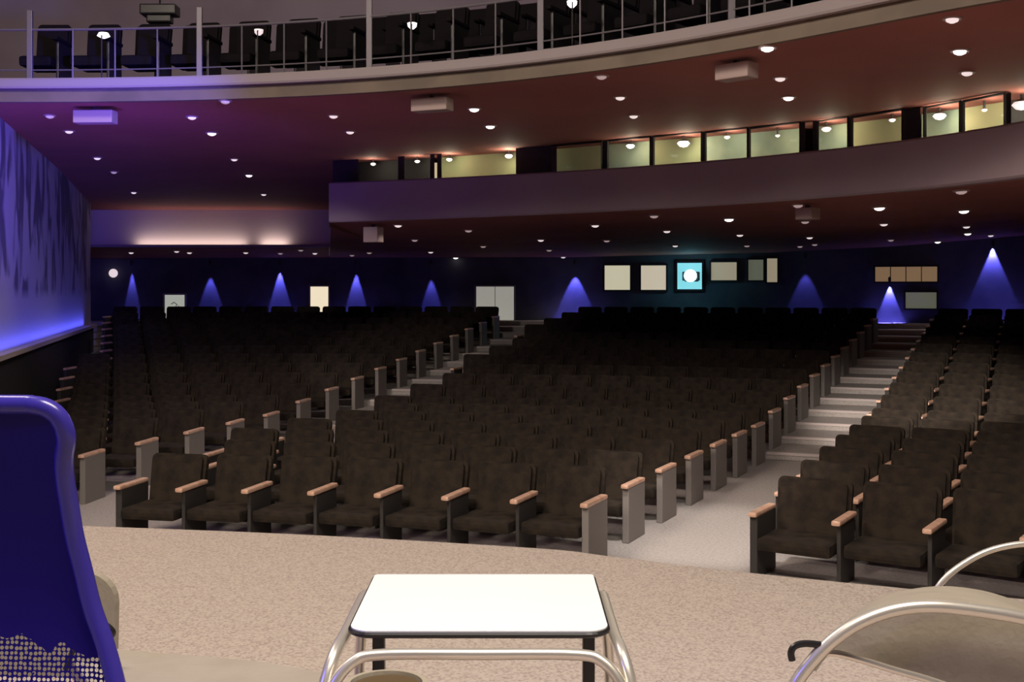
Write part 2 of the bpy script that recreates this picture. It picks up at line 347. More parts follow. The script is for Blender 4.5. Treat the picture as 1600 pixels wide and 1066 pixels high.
low = tb.build('ceiling_lower', M['soffit'], kind='structure')

# ------------------------------------------------------------------ rooms behind the mezzanine parapet
# (column from, column to, wall material) ; dark gaps are piers
rooms = [(560, 622, 'dark'), (632, 672, 'dark'), (690, 806, 'room_yellow'), (862, 940, 'room_yellow'), (950, 1016, 'room_green'), (1022, 1096, 'room_yellow'),
         (1103, 1168, 'room_green'), (1172, 1250, 'room_green'), (1278, 1325, 'room_green'), (1332, 1410, 'room_yellow'), (1446, 1500, 'room_green'), (1506, 1570, 'room_yellow'), (1580, 1700, 'dark')]
tb = MB()
for x0, x1, mk in rooms:
    tb.strip([[mezc(x, 1.3, h) for x in np.linspace(x0-6, x1+6, 4)] for h in (1.2, hmid((x0+x1)/2)+0.02)], {'dark': 0, 'room_yellow': 1, 'room_green': 2}[mk])
tb.build('wall_mezzanine_rooms', [M['dark'], M['room_yellow'], M['room_green']], kind='structure')
edges = [(520, 560), (622, 632), (672, 679), (683, 690), (806, 870), (940, 950), (1016, 1022), (1096, 1103), (1168, 1172), (1250, 1258), (1270, 1278), (1325, 1332), (1410, 1438), (1442, 1446), (1500, 1506), (1570, 1580)]
tb = MB()
for x0, x1 in edges:
    a = [mezc(x0, 0.86, 1.2), mezc(x1, 0.86, 1.2), mezc(x1, 0.94, 1.2), mezc(x0, 0.94, 1.2)]; top = hmid(x0)+0.0
    vs = a+[Vector((p.x, p.y, HC+top)) for p in a]
    tb.add(vs, [(0, 1, 5, 4), (1, 2, 6, 5), (2, 3, 7, 6), (3, 0, 4, 7), (4, 5, 6, 7)])
tb.build('wall_mezzanine_piers', M['dark'], kind='structure')
wn = 1
for x0, x1, mk in rooms[3:12]:
    rt = empty('window_%d' % wn, mezc((x0+x1)/2, 0.9, mtop(x0)-0.2)); rt['kind'] = 'structure'; rt['label'] = 'internal window of a lit room above the mezzanine parapet'; wn += 1
    h0, h1 = mtop(x0)-0.22, hmid(x0)-0.01
    p = [mezc(x0, 0.82, h0), mezc(x1, 0.82, h0), mezc(x1, 0.82, h1), mezc(x0, 0.82, h1)]; inv = Vector(rt.location)
    fm = MB(); fm.tube([q-inv for q in p], 0.018, n=4, closed=True); fm.build('frame', M['dark'], rt)
    gm = MB(); gm.add([q-inv for q in p], [(0, 1, 2, 3)]); gm.build('glass', M['glass'], rt)
# room lamps (visible fittings that light the rooms)
lampdef = [(583, 252, 'narrow pale cone lamp in the first dark mezzanine opening', 0.045, 5), (652, 249, 'pale lamp in the second mezzanine opening, beside the lit door gap', 0.045, 5),
           (702, 246, 'lamp at the start of the olive mezzanine room', 0.05, 7), (795, 243, 'bright lamp at the far end of the olive mezzanine room', 0.06, 12),
           (985, 224, 'lamp behind the green window beside the thin black pier', 0.06, 9), (1068, 224, 'large globe lamp in the olive mezzanine window', 0.085, 12),
           (1136, 214, 'flat dim lamp in the green window past the globe lamp', 0.04, 7), (1215, 212, 'dim lamp in the wide green mezzanine window', 0.03, 5), (1291, 194, 'lamp in the short green window past the double pier', 0.06, 8),
           (1394, 184, 'faint lamp in the dark end of the mezzanine room', 0.04, 3), (1468, 176, 'wide bright lamp in the pale green window', 0.07, 10), (1538, 172, 'small lamp in the yellow mezzanine window', 0.03, 6), (1596, 157, 'bright lamp at the frame edge of the mezzanine', 0.09, 8)]
for x, y, lb, r, p in lampdef:
    c = mezc(x, 1.05, 0); h = min((HY-y)/F*c.y, hmid(x)-r*0.8-0.03); c.z = HC+h
    rt = empty('room_lamp', c); tag(rt, lb, 'lamp', 'lamps in the rooms behind the mezzanine')
    L = MB(); L.lathe([(0.005, -r*0.6), (r*0.6, -r*0.45), (r, 0.0), (r*0.75, r*0.3), (0.01, r*0.35)], n=14); L.build('globe', M['lens_hot'] if p > 8 else M['lens'], rt, True)
    L = MB(); L.lathe([(r*0.8, r*0.3), (r*0.5, r*0.55), (0.012, r*0.6), (0.012, HC+hmid(x)-c.z)], n=10); L.build('mount', M['dark'], rt)
    point('room_lamp_light', c+Vector((0, -0.14, -0.04)), p*0.55, (1.0, 0.92, 0.66), 0.05)
d = MB(); c = mezc(681, 0.9, 1.2); d.box(-0.03, 0.03, -0.01, 0.01, 0, 0.66); dg = d.build('door_1', glow('door_gap_glow', (1.0, 0.82, 0.5), 0.55)); dg.location = c; dg['kind'] = 'structure'; dg['label'] = 'narrow lit door gap between two dark piers'

# ------------------------------------------------------------------ back wall things
def wallpos(x, y, off=0.03):
    p = ring_at(RW-off, (x-800)/F); a = math.atan2(p.x-CX, p.y-CY); p.z = HC+(HY-y)/F*p.y; return p, -a
def wall_panel(x0, x1, y0, y1, name, paneM, frameM, label, cat=None, cols=1, rowsn=1, kind='structure', extra=None, depth=0.06, mull=0.018):
    xc = (x0+x1)/2; p, rz = wallpos(xc, (y0+y1)/2, depth)
    wd = (x1-x0)/F*p.y/max(0.5, math.cos(rz)+abs((xc-800)/F)*math.sin(abs(rz))*0)*1.0; hh = (y1-y0)/F*p.y
    rt = empty(name, p, rz); rt['kind'] = kind
    if label: rt['label'] = label
    if cat: rt['category'] = cat
    f = MB(); t = 0.04
    f.box(-wd/2-t, wd/2+t, -0.02, depth, hh/2, hh/2+t); f.box(-wd/2-t, wd/2+t, -0.02, depth, -hh/2-t, -hh/2)
    f.box(-wd/2-t, -wd/2, -0.02, depth, -hh/2, hh/2); f.box(wd/2, wd/2+t, -0.02, depth, -hh/2, hh/2)
    for k in range(1, cols): f.box(-wd/2+wd*k/cols-mull/2, -wd/2+wd*k/cols+mull/2, -0.01, 0.02, -hh/2, hh/2)
    for k in range(1, rowsn): f.box(-wd/2, wd/2, -0.01, 0.02, -hh/2+hh*k/rowsn-mull/2, -hh/2+hh*k/rowsn+mull/2)
    f.build('frame', frameM, rt)
    g_ = MB(); g_.box(-wd/2, wd/2, 0.02, 0.035, -hh/2, hh/2); g_.build('pane', paneM, rt)
    return rt, wd, hh
n = 10
for x0, x1, y0, y1, mk, lb, cl in ((945, 984, 415, 453, 'win_cream', 'lit cream booth window next to the dark wall', 1), (1002, 1040, 415, 453, 'win_rose', 'lit cream booth window beside the projector', 1),
        (1112, 1150, 410, 438, 'win_tan', 'lower dim tan booth window past the projector', 1), (1170, 1192, 406, 438, 'win_dim', 'dimly glowing grey booth window', 1), (1199, 1214, 404, 441, 'win_tan', 'narrow green-lit booth window', 1),
        (1373, 1458, 417, 440, 'win_brown', 'long brown-lit window above the aisle head', 4), (1059, 1096, 411, 452, 'projector_glow', 'booth window glowing cyan behind the projector', 1)):
    wall_panel(x0, x1, y0, y1, 'window_%d' % n, M[mk], M['dark'], lb, cols=cl); n += 1
wall_panel(1418, 1460, 457, 482, 'window_%d' % n, M['win_dim'], M['dark'], 'low grey-green window beside the aisle head')
rt, wd, hh = wall_panel(744, 803, 448, 520, 'door_2', M['door_glow'], M['upper_wall'], 'pale lit double door at the head of the left aisle', cols=2, mull=0.01)
rt, wd, hh = wall_panel(485, 513, 448, 500, 'door_3', M['door_warm'], M['upper_wall'], 'bright warm lit door in the back wall')
rt, wd, hh = wall_panel(258, 288, 461, 499, 'notice_board', M['notice'], M['cream'], 'pale glowing notice board with a grey squiggle on the back wall', 'notice board', kind='thing')
q = MB(); q.tube([(wd*u, 0.015, hh*v) for u, v in ((-0.18, 0.12), (-0.05, 0.2), (0.12, 0.1), (0.0, -0.02), (0.15, -0.1), (0.2, 0.05), (0.05, -0.22))], 0.012, n=5); q.build('drawing', M['end_panel'], rt)
# projector
p, rz = wallpos(1079, 431, 0.34); rt = empty('projector', p, rz); tag(rt, 'projector shining cyan light from the middle booth window', 'projector')
q = MB(); q.box(-0.2, 0.2, -0.02, 0.26, -0.12, 0.1, bev=0.02); q.build('body', M['dark'], rt)
q = MB(); T = Matrix.Rotation(math.pi/2, 4, 'X'); q.lathe([(0.15, 0.02), (0.15, 0.07), (0.13, 0.09), (0.02, 0.10)], T=T, n=20); q.build('lens', M['projector_hot'], rt, True)
q = MB(); q.box(-0.16, 0.16, 0.24, 0.33, -0.14, -0.10); q.build('bracket', M['dark'], rt)
n3 = Vector((CX-p.x, CY-p.y, 0)).normalized()
point('projector_halo_fill', p+n3*0.22, 7, (0.1, 0.75, 1.0), 0.08)  # point light added in front of the lens to imitate its halo
# blue wall-wash spots
for x, y0, y1, wdt, pw, lb in ((206, 432, 512, 32, 14, 'nearest the side wall'), (328, 436, 492, 40, 9, 'beside the glowing notice board'), (437, 428, 490, 36, 24, 'before the warm lit door'), (556, 432, 490, 34, 20, 'past the warm lit door'),
                  (673, 440, 488, 32, 11, 'before the pale double door'), (898, 434, 488, 54, 15, 'beside the cream booth window'), (1258, 430, 478, 48, 4, 'past the narrow booth window'), (1390, 436, 505, 42, 26, 'over the head of the aisle'), (1551, 390, 468, 62, 34, 'with the widest and brightest scallop')):
    p, rz = wallpos(x, y0, 0.30); lz = HC+htop(x)-0.20 if x != 1390 else HC+(HY-443)/F*p.y; y0 = y0 if x != 1390 else 449; zo = lz-(HC+(HY-y0)/F*p.y); zb = lz-(HC+(HY-y1)/F*p.y); tt = wdt*0.60/F*p.y/math.sqrt(zb*zb-zo*zo)
    p, rz = wallpos(x, y0, tt*zo); p.z = lz+0.08
    nn = Vector((CX-p.x, CY-p.y, 0)).normalized()
    rt = empty('wall_washer', p, rz); tag(rt, 'small black blue-beam wall washer '+lb, 'spotlight', 'blue wall washers along the back wall')
    q = MB(); q.lathe([(0.033, -0.06), (0.036, 0.05), (0.02, 0.07)], n=12); q.build('body', M['black'], rt, True)
    q = MB(); q.box(-0.008, 0.008, -0.008, tt*zo, 0.06, 0.08); q.build('bracket', M['black'], rt)
    spot('blue_wall_washer_light', p+Vector((0, 0, -0.08)), p+Vector((0, 0, -2.0)), 2*math.degrees(math.atan(tt)), pw*22, (0.14, 0.13, 1.0), 0.25, 0.02)

# ------------------------------------------------------------------ downlights
bpy.context.view_layer.update()
from mathutils.bvhtree import BVHTree
def bvh(o): return BVHTree.FromPolygons([v.co for v in o.data.vertices], [tuple(p.vertices) for p in o.data.polygons])
BV = {'up': bvh(sof), 'low': bvh(low)}
def hit(which, x, y):
    for k in range(12):                 # slide up the soffit when the fitting sits right at its far edge
        r = BV[which].ray_cast(Vector((0, 0, HC)), Vector(((x-800)/F, 1, (HY-y+k)/F)))
        if r[0] is not None: return r
    return r
def dl_proto():
    rt = empty('downlight', (0, 0, 0)); q = MB(); q.lathe([(0.075, 0.03), (0.078, -0.004), (0.070, -0.010), (0.052, -0.006), (0.050, 0.0)], n=20); q.build('trim_ring', M['pink_metal'], rt, True)
    q = MB(); q.lathe([(0.048, 0.0), (0.040, -0.012), (0.015, -0.020)], n=16); q.build('lens', M['lens'], rt, True); return rt
proto = {}
for key, mm in (('n', 'lens'), ('d', 'lens_dim'), ('h', 'lens_hot')):
    ring = MB(); ring.lathe([(0.070, 0.03), (0.074, -0.004), (0.066, -0.012), (0.050, -0.008), (0.048, 0.0)], n=20)
    le = MB(); le.lathe([(0.049, 0.004), (0.044, -0.022), (0.020, -0.034)], n=16)
    proto[key] = (ring.mesh('trim_ring', M['pink_metal'], True), le.mesh('lens', M[mm], True))
ORD = ['first', 'second', 'third', 'fourth', 'fifth', 'sixth', 'seventh', 'eighth', 'ninth', 'tenth', 'eleventh', 'twelfth', 'thirteenth', 'fourteenth', 'fifteenth', 'sixteenth', 'seventeenth', 'eighteenth', 'nineteenth', 'twentieth', 'twenty-first', 'twenty-second', 'twenty-third', 'twenty-fourth', 'twenty-fifth',
       'twenty-sixth', 'twenty-seventh', 'twenty-eighth', 'twenty-ninth', 'thirtieth', 'thirty-first', 'thirty-second', 'thirty-third', 'thirty-fourth', 'thirty-fifth', 'thirty-sixth', 'thirty-seventh', 'thirty-eighth', 'thirty-ninth', 'fortieth', 'forty-first', 'forty-second', 'forty-third', 'forty-fourth', 'forty-fifth', 'forty-sixth', 'forty-seventh', 'forty-eighth', 'forty-ninth', 'fiftieth']
UP = [('d', 78, 180), ('n', 108, 204), ('n', 152, 246), ('d', 178, 268), ('n', 209, 300), ('n', 300, 182), ('h', 331, 207), ('n', 366, 248), ('h', 389, 273), ('n', 412, 303), ('d', 352, 157), ('n', 521, 180), ('n', 547, 205),
      ('h', 741, 169), ('h', 766, 196), ('n', 969, 151), ('n', 990, 180), ('h', 1199, 73), ('n', 1219, 121), ('h', 1232, 151), ('h', 1500, 78), ('n', 1511, 112), ('n', 1488, 28), ('d', 940, 118)]
LO = [('n', 622, 351), ('d', 648, 374), ('n', 673, 393), ('d', 732, 359), ('d', 755, 384), ('h', 712, 411), ('n', 845, 374), ('d', 858, 390), ('n', 880, 401), ('n', 930, 351), ('d', 948, 375), ('d', 1022, 336), ('n', 1042, 360), ('n', 1055, 383),
      ('h', 1139, 341), ('n', 1156, 366), ('d', 1167, 383), ('d', 1247, 319), ('d', 1258, 345), ('n', 1265, 370), ('d', 1273, 381), ('h', 1374, 323), ('n', 1381, 349), ('h', 1465, 377), ('d', 1502, 297), ('h', 1506, 328), ('n', 1510, 353), ('h', 1512, 364), ('n', 1548, 367),
      ('d', 1392, 374), ('d', 1250, 384), ('n', 205, 394), ('n', 276, 392), ('n', 296, 394), ('n', 384, 394), ('d', 438, 395), ('d', 470, 390), ('n', 492, 395), ('d', 550, 398), ('d', 577, 394)]
HOW = {'n': 'small round', 'd': 'dim small round', 'h': 'bright small round'}
def downlights(lst, which, phrase, group):
    lst = sorted(lst, key=lambda t: t[1]); cnt = 0
    for k, x, y in lst:
        loc, nrm, idx, dist = hit(which, x, y)
        if loc is None: print('MISS', which, x, y); continue
        if nrm.z > 0: nrm = -nrm
        rt = empty('downlight', loc+nrm*0.004); rt.rotation_euler = (-nrm).to_track_quat('Z', 'Y').to_euler()
        s = 1.0 if k != 'h' else 1.12
        s *= (1.0 if which == 'up' else 1.15); rt.scale = (s, s, s)
        for nm, me in zip(('trim_ring', 'lens'), proto[k]):
            o = bpy.data.objects.new(nm, me); COL.objects.link(o); o.parent = rt
        tag(rt, '%s ceiling downlight, %s from the patterned side wall under the %s' % (HOW[k], ORD[cnt], phrase), 'ceiling light', group); cnt += 1
for which, lst_, pw in (('up', [(331, 207), (389, 273), (547, 205), (766, 196), (990, 180), (1232, 151), (1500, 78)], 72), ('low', [(622, 351), (712, 385), (880, 401), (930, 351), (1156, 366), (1381, 349), (1465, 377), (1512, 364), (296, 393), (470, 391)], 22)):
    for x, y in lst_:
        loc = hit(which, x, y)[0]; spot('house_downlight_beam', loc+Vector((0, 0, -0.05)), loc+Vector((-0.4, -1.3, -3)), 105, pw, (1.0, 0.86, 0.76), 0.8, 0.05)
downlights(UP, 'up', 'balcony', 'downlights under the balcony'); downlights(LO, 'low', 'mezzanine', 'downlights under the mezzanine')
# lamp on the pier at the side wall end
p, rz = wallpos(177, 427, 0.12); rt = empty('wall_lamp', p, rz); tag(rt, 'bright round wall lamp at the corner by the side wall', 'wall lamp')
q = MB(); T = Matrix.Rotation(math.pi/2, 4, 'X'); q.lathe([(0.11, 0.0), (0.10, 0.05), (0.03, 0.09)], T=T, n=18); q.build('globe', M['lens'], rt, True)
q = MB(); q.box(-0.06, 0.06, -0.01, 0.12, -0.05, 0.05); q.build('mount', M['dark'], rt)
# boxes hung under the balcony edge and the mezzanine edge
for x, y, wd, hh, fn, lb in ((128, 160, 62, 20, 'b', 'beige box fixture under the balcony edge near the side wall'), (650, 150, 62, 20, 'b', 'beige box fixture under the middle of the balcony edge'), (1115, 98, 60, 24, 'b', 'pinkish box fixture under the steep end of the balcony edge'),
                             (553, 360, 26, 24, 'm', 'small box fixture under the near end of the mezzanine'), (1218, 325, 30, 18, 'm', 'small box fixture under the middle of the mezzanine edge'), (1588, 291, 26, 24, 'm', 'small box fixture under the frame-side end of the mezzanine')):
    base = balp(x, 0.35, 0) if fn == 'b' else mezp(x, 0.5, 0)
    top = HC+(2.005 if fn == 'b' else 0.945); s = base.y/F; z = min(HC+(HY-y)*s, top-hh*s/2-0.03)
    q0 = balp(x+5, 0.35, 0) if fn == 'b' else mezp(x+5, 0.5, 0); a = math.atan2(q0.y-base.y, q0.x-base.x)
    rt = empty('box_speaker', (base.x, base.y, z), a); tag(rt, lb, 'speaker', 'box fixtures hung under the balconies')
    q = MB(); q.box(-wd*s/2, wd*s/2, -0.08, 0.10, -hh*s/2, hh*s/2, bev=0.012); q.build('housing', M['pink_metal'], rt)
    q = MB(); q.box(-0.02, 0.02, -0.01, 0.03, hh*s/2-0.005, max(hh*s/2+0.02, top-z+0.004)); q.build('bracket', M['dark'], rt)

# ================================================================== SEATS
def seat_meshes(pitch, first, last):
    """viewer-side geometry: seat faces local -Y, origin on the floor at the arm fronts"""
    hw = pitch/2; parts = {}
    c = MB(); c.box(-hw+0.035, hw-0.035, -0.045, 0.42, 0.225, 0.325, bev=0.035)
    parts['cushion'] = (c, 'seat_fabric')
    b = MB(); T = Matrix.Translation((0, 0.405, 0.27)) @ Matrix.Rotation(math.radians(-11), 4, 'X')
    ol = []; W_ = hw-0.022; H_ = 0.465; r = 0.05
    for (cx, cz, a0_) in ((W_-r, H_-r, 0), (-W_+r, H_-r, 90)):
        for k in range(5): a = math.radians(a0_+k*22.5); ol.append((cx+r*math.cos(a), cz+r*math.sin(a)))
    ol += [(-W_+0.01, 0.0), (W_-0.01, 0.0)]
    bb = MB(); bb.prism(ol, 0.035, 0.085)
    inner = [(x*0.90, 0.03+z*0.90) for x, z in ol]; bb.prism(inner, 0.0, 0.04)
    bb.v = [tuple(T @ Vector(v)) for v in bb.v]; parts['backrest'] = (bb, 'seat_fabric')
    a = MB(); a.box(hw-0.034, hw+0.034, -0.035, 0.44, 0.475, 0.512, bev=0.014)
    parts['armrest'] = (a, 'seat_wood')
    s_ = MB(); s_.box(hw-(0.03 if last else 0.016), hw+(0.03 if last else 0.016), 0.0 if last else 0.05, 0.44, 0.0, 0.478, bev=0.008)
    parts['side_panel'] = (s_, 'end_panel' if last else 'seat_metal')
    if first:
        a = MB(); a.box(-hw-0.034, -hw+0.034, -0.035, 0.44, 0.475, 0.512, bev=0.014); parts['armrest '] = (a, 'seat_wood')
        s_ = MB(); s_.box(-hw-0.03, -hw+0.03, 0.0, 0.44, 0.0, 0.478, bev=0.008); parts['side_panel '] = (s_, 'seat_metal')
    return parts
ORDER = ['seat_fabric', 'seat_wood', 'seat_metal', 'end_panel']
cache = {}
def seat_proto(pitch, first, last):
    key = (pitch, first, last)
    if key not in cache:
        P = seat_meshes(*key); sep = {k: v[0].mesh(k.strip(), M[v[1]]) for k, v in P.items()}
        allm = MB()
        for k, (mb, mn) in P.items(): allm.add(mb.v, mb.f, ORDER.index(mn))
        cache[key] = (sep, allm, allm.mesh('auditorium_chair', [M[q_] for q_ in ORDER]))
    return cache[key]
def row_positions(R, Xa, Xb, pitch, clipx=None):
    """seats from X = Xb going left until Xa; returns [(X,Y,angle)] centres"""
    out = []; ab = math.asin((Xb-CX)/R); aa = math.asin((Xa-CX)/R); st_ = pitch/R; a = ab-st_/2
    while a-st_/2 > aa-0.15*st_:
        out.append((CX+R*math.sin(a), CY+R*math.cos(a), a)); a -= st_
    return out
seats = []
for i in range(NR):
    R = R0+i*DR; z = zrow(i)
    # the aisle edges on this ring
    def on_line(f_, R=R):
        Y = 9.0+i*0.85
        for _ in range(30): Y = CY+math.sqrt(max(0.1, R*R-(f_(Y)-CX)**2))
        return f_(Y), Y
    xr, yr = on_line(aisleR); xl, yl = on_line(aisleL); xl2, _ = on_line(lambda Y: aisleL(Y)+1.28); xr2, yr2 = on_line(lambda Y: aisleR(Y)+1.42-0.012*(Y-9)); xw, yw = on_line(lambda Y: wl(Y)+0.12)
    cen = row_positions(R, xl2, xr, 0.58)
    lef = row_positions(R, xw, xl, 0.58)
    rig = []; st_ = 0.63/R; a = math.asin((xr2-CX)/R)+st_/2
    while True:
        X, Y = CX+R*math.sin(a), CY+R*math.cos(a)
        if X/Y > 0.475: break
        rig.append((X, Y, a)); a += st_
    lef = [s for s in lef if s[0]/s[1] > -0.475]
    for blk, lst, pit in (('centre', cen, 0.58), ('left', lef, 0.58), ('right', rig, 0.63)):
        for j, (X, Y, a) in enumerate(lst):
            first = (j == len(lst)-1) if blk != 'right' else (j == 0)
            last = (j == 0) if blk != 'right' else False
            seats.append((Y, X, z, a, i, j, blk, pit, first, last))
seats.sort(key=lambda t: t[0]-0.1*abs(t[1])*0)
print('SEATS', len(seats))
NIND = 262
WHERE = {'centre': 'centre block, %s from main aisle', 'left': 'side-wall block, %s from narrow aisle', 'right': 'block beyond main aisle, %s from it'}
rest = MB()
for k, (Y, X, z, a, i, j, blk, pit, first, last) in enumerate(seats):
    sep, allm, me = seat_proto(pit, first, last); rz = -a-math.radians(8)
    if k < NIND:
        look = 'dark brown auditorium seat' if i < 6 else 'dark tip-back auditorium seat'
        lb = 'dark seat, %s row of the ' % ORD[i] + WHERE[blk] % ORD[j]
        if Y < 12.6:
            o = empty('auditorium_chair', (X, Y, z), rz)
            for nm, m_ in sep.items():
                c = bpy.data.objects.new(nm.strip(), m_); COL.objects.link(c); c.parent = o
                if nm.strip() == 'armrest': c['label'] = 'orange-brown wooden armrest'
                if nm.strip() == 'side_panel' and last: c['label'] = 'grey aisle-side panel'
        else:
            o = bpy.data.objects.new('auditorium_chair', me); COL.objects.link(o); o.location = (X, Y, z); o.rotation_euler = (0, 0, rz)
        tag(o, lb, 'chair', 'auditorium seats in curved rows')
    else:
        T = Matrix.Translation((X, Y, z)) @ Matrix.Rotation(rz, 4, 'Z')
        b0 = len(rest.v); rest.v += [tuple(T @ Vector(v)) for v in allm.v]; rest.f += [tuple(b0+q_ for q_ in f) for f in allm.f]; rest.m += allm.m
if rest.v:
    o = rest.build('rear_auditorium_chairs', [M[q_] for q_ in ORDER]); tag(o, 'dark seats of the rearmost rows in front of the back wall', 'seats', kind='stuff')

# aisle stairs : one step per tier, lighter nosing
def stair(f_, wdt, i0, i1, name):
    s = MB(); rows = []
    for i in range(i0, i1):
        R = R0+i*DR-0.34; z0, z1 = zrow(i-1)+0.004, zrow(i)+0.006
        def pt(R_, side, z):
            Y = 9.0+i*0.85
            for _ in range(30): Y = CY+math.sqrt(max(0.1, R_*R_-(f_(Y)+side-CX)**2))
            return Vector((f_(Y)+side, Y, z))
        a, b_ = pt(R, 0.02, z0), pt(R, wdt, z0)
        R2 = R+DR
        s.add([a, b_, pt(R, wdt, z1), pt(R, 0.02, z1), pt(R2, wdt, z1), pt(R2, 0.02, z1)], [(0, 1, 2, 3), (3, 2, 4, 5)], 0)
        R3 = R+0.07
        s.add([pt(R-0.012, 0.02, z1+0.006), pt(R-0.012, wdt, z1+0.006), pt(R3, wdt, z1+0.006), pt(R3, 0.02, z1+0.006), pt(R-0.012, 0.02, z1-0.03), pt(R-0.012, wdt, z1-0.03)], [(0, 1, 2, 3), (0, 1, 5, 4)], 1)
    o = s.build(name, [M['house_carpet'], M['cream']]); o['kind'] = 'structure'; return o
stair(aisleR, 1.36, 7, 21, 'floor_aisle_stairs'); stair(aisleL, 1.22, 7, 18, 'floor_aisle_stairs_left')

# ------------------------------------------------------------------ balcony seats, railing, lamps
def along(off, x0, x1, step, phase=0.0):
    xs_ = np.linspace(x0, x1, 900); P = [balp(x, off, 0) for x in xs_]; out = []; acc = -phase
    for a, b_ in zip(P[:-1], P[1:]):
        acc += (b_-a).length
        if acc >= step: acc -= step; t = (b_-a).normalized(); out.append((b_.x, b_.y, math.atan2(t.y, t.x)))
    return out
sepb, allb, meb = seat_proto(0.58, False, False)
bs = MB()
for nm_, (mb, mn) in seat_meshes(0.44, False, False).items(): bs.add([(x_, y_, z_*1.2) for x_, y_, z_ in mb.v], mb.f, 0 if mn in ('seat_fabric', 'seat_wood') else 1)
bme = bs.mesh('balcony_chair', [M['shaded_cloth'], M['black']])
for tier, (off, h, ph, x0, x1) in enumerate(((0.55, 2.24, 0.0, -60, 1230), (1.42, 2.42, 0.29, -60, 1150))):
    for k, (X, Y, a) in enumerate(along(off, x0, x1, 0.58, ph)):
        o = bpy.data.objects.new('balcony_chair', bme); COL.objects.link(o); o.location = (X, Y, HC+h); o.rotation_euler = (0, 0, a)
        tag(o, 'dark balcony seat, %s row behind the railing, %s from the side wall' % (ORD[tier], ORD[k]), 'chair', 'balcony seats behind the railing')
rl = empty('balcony_railing', balp(560, 0.0, 2.27)); tag(rl, 'grey metal railing with thick posts along the curved balcony edge', 'railing'); inv = Vector(rl.location)
q = MB(); q.tube([balp(x, 0.03, 2.27+0.54)-inv for x in XB], 0.014, n=8); q.build('top_rail', M['rail'], rl, True)
q = MB(); q.tube([balp(x, 0.03, 2.27+0.10)-inv for x in XB], 0.008, n=6); q.build('bottom_rail', M['rail'], rl, True)
for x in (45, 310, 575, 842, 1140, 1470):
    q = MB(); s = bal(x)/F; c = balp(x, 0.03, 2.27)-inv; q.box(c.x-0.030, c.x+0.030, c.y-0.02, c.y+0.02, c.z-0.10, c.z+0.75, bev=0.006); q.build('post', M['rail'], rl)
for x in list(range(-20, 1240, 66)):
    if min(abs(x-p_) for p_ in (45, 310, 575, 842, 1140)) < 25: continue
    q = MB(); c = balp(x, 0.03, 2.27)-inv; q.tube([c, c+Vector((0, 0, 0.54))], 0.009, n=6); q.build('baluster', M['rail'], rl)
for x, y, lb in ((150, 55, 'oval bright'), (392, 50, 'small round dimmer'), (630, 40, 'round brightest'), (877, 6, 'small bright')):
    c = balp(x, 0.20, 0); c.z = HC+(HY-y)/F*c.y
    rt = empty('railing_lamp', c); tag(rt, lb+' lamp clipped to the balcony railing', 'lamp', 'lamps on the balcony railing')
    q = MB(); q.lathe([(0.02, -0.035), (0.07 if 'oval' in lb else 0.045, -0.01), (0.05, 0.025), (0.01, 0.03)], n=16); q.build('globe', M['lens_hot'] if 'bright' in lb else M['lens'], rt, True)
    q = MB(); q.tube([(0, -0.06, 0), (0, -0.06, -(c.z-HC-2.27)), ], 0.007, n=6); q.tube([(0, 0, 0), (0, -0.06, 0)], 0.007, n=6); q.build('stem', M['dark'], rt)
q = MB(); q.box(-0.22, 0.22, -0.12, 0.12, -0.08, 0.05, bev=0.02); q.box(-0.15, 0.15, -0.08, 0.08, -0.17, -0.07, bev=0.02); o = empty('hanging_speaker', W(250, 15, 14.2)); tag(o, 'black speaker hanging above the balcony seats', 'speaker')
q.build('housing', M['black'], o); q = MB(); q.tube([(0, 0, 0.04), (0, 0, 2.2)], 0.012, n=6); q.build('pole', M['black'], o)

# ================================================================== STAGE FURNITURE
ZS = 0.90
# ---- white table with black edge and chrome tube frame
tb_ = empty('table', (-0.075, 2.84, ZS)); tag(tb_, 'small white-topped table with black edging and chrome tube frame on the stage', 'table')
o0 = Vector((-0.075, 2.84, ZS)); top = HC-0.77-ZS
def rr(x0, x1, y0, y1, rf, rb, n=7):
    o = []
    for cx, cy, r, a0_ in ((x1-rb, y1-rb, rb, 0), (x0+rb, y1-rb, rb, 90), (x0+rf, y0+rf, rf, 180), (x1-rf, y0+rf, rf, 270)):
        for k in range(n+1): a = math.radians(a0_+90*k/n); o.append((cx+r*math.cos(a), cy+r*math.sin(a)))
    return o
def slab(ol, z0, z1, ins=0.0):
    q = MB(); n = len(ol); cx = sum(p[0] for p in ol)/n; cy = sum(p[1] for p in ol)/n
    lv = [(z0, 0.006), (z0+0.004, 0), (z1-0.004, 0), (z1, 0.004)] if ins else [(z0, 0), (z1, 0)]
    for z, d_ in lv:
        for x, y in ol:
            L = math.hypot(x-cx, y-cy); q.v.append((x-(x-cx)/L*d_, y-(y-cy)/L*d_, z))
    for j in range(len(lv)-1):
        for k in range(n): q.f.append((j*n+k, j*n+(k+1) % n, (j+1)*n+(k+1) % n, (j+1)*n+k))
    q.f.append(tuple(range(n-1, -1, -1))); q.f.append(tuple((len(lv)-1)*n+k for k in range(n))); q.m = [0]*len(q.f); return q
olt = rr(-0.299, 0.299, -0.262, 0.262, 0.055, 0.015)
slab(rr(-0.293, 0.293, -0.256, 0.257, 0.050, 0.012), top-0.004, top, 0).build('tabletop', M['laminate'], tb_)
slab(olt, top-0.016, top-0.003, 1).build('edging', M['black'], tb_)
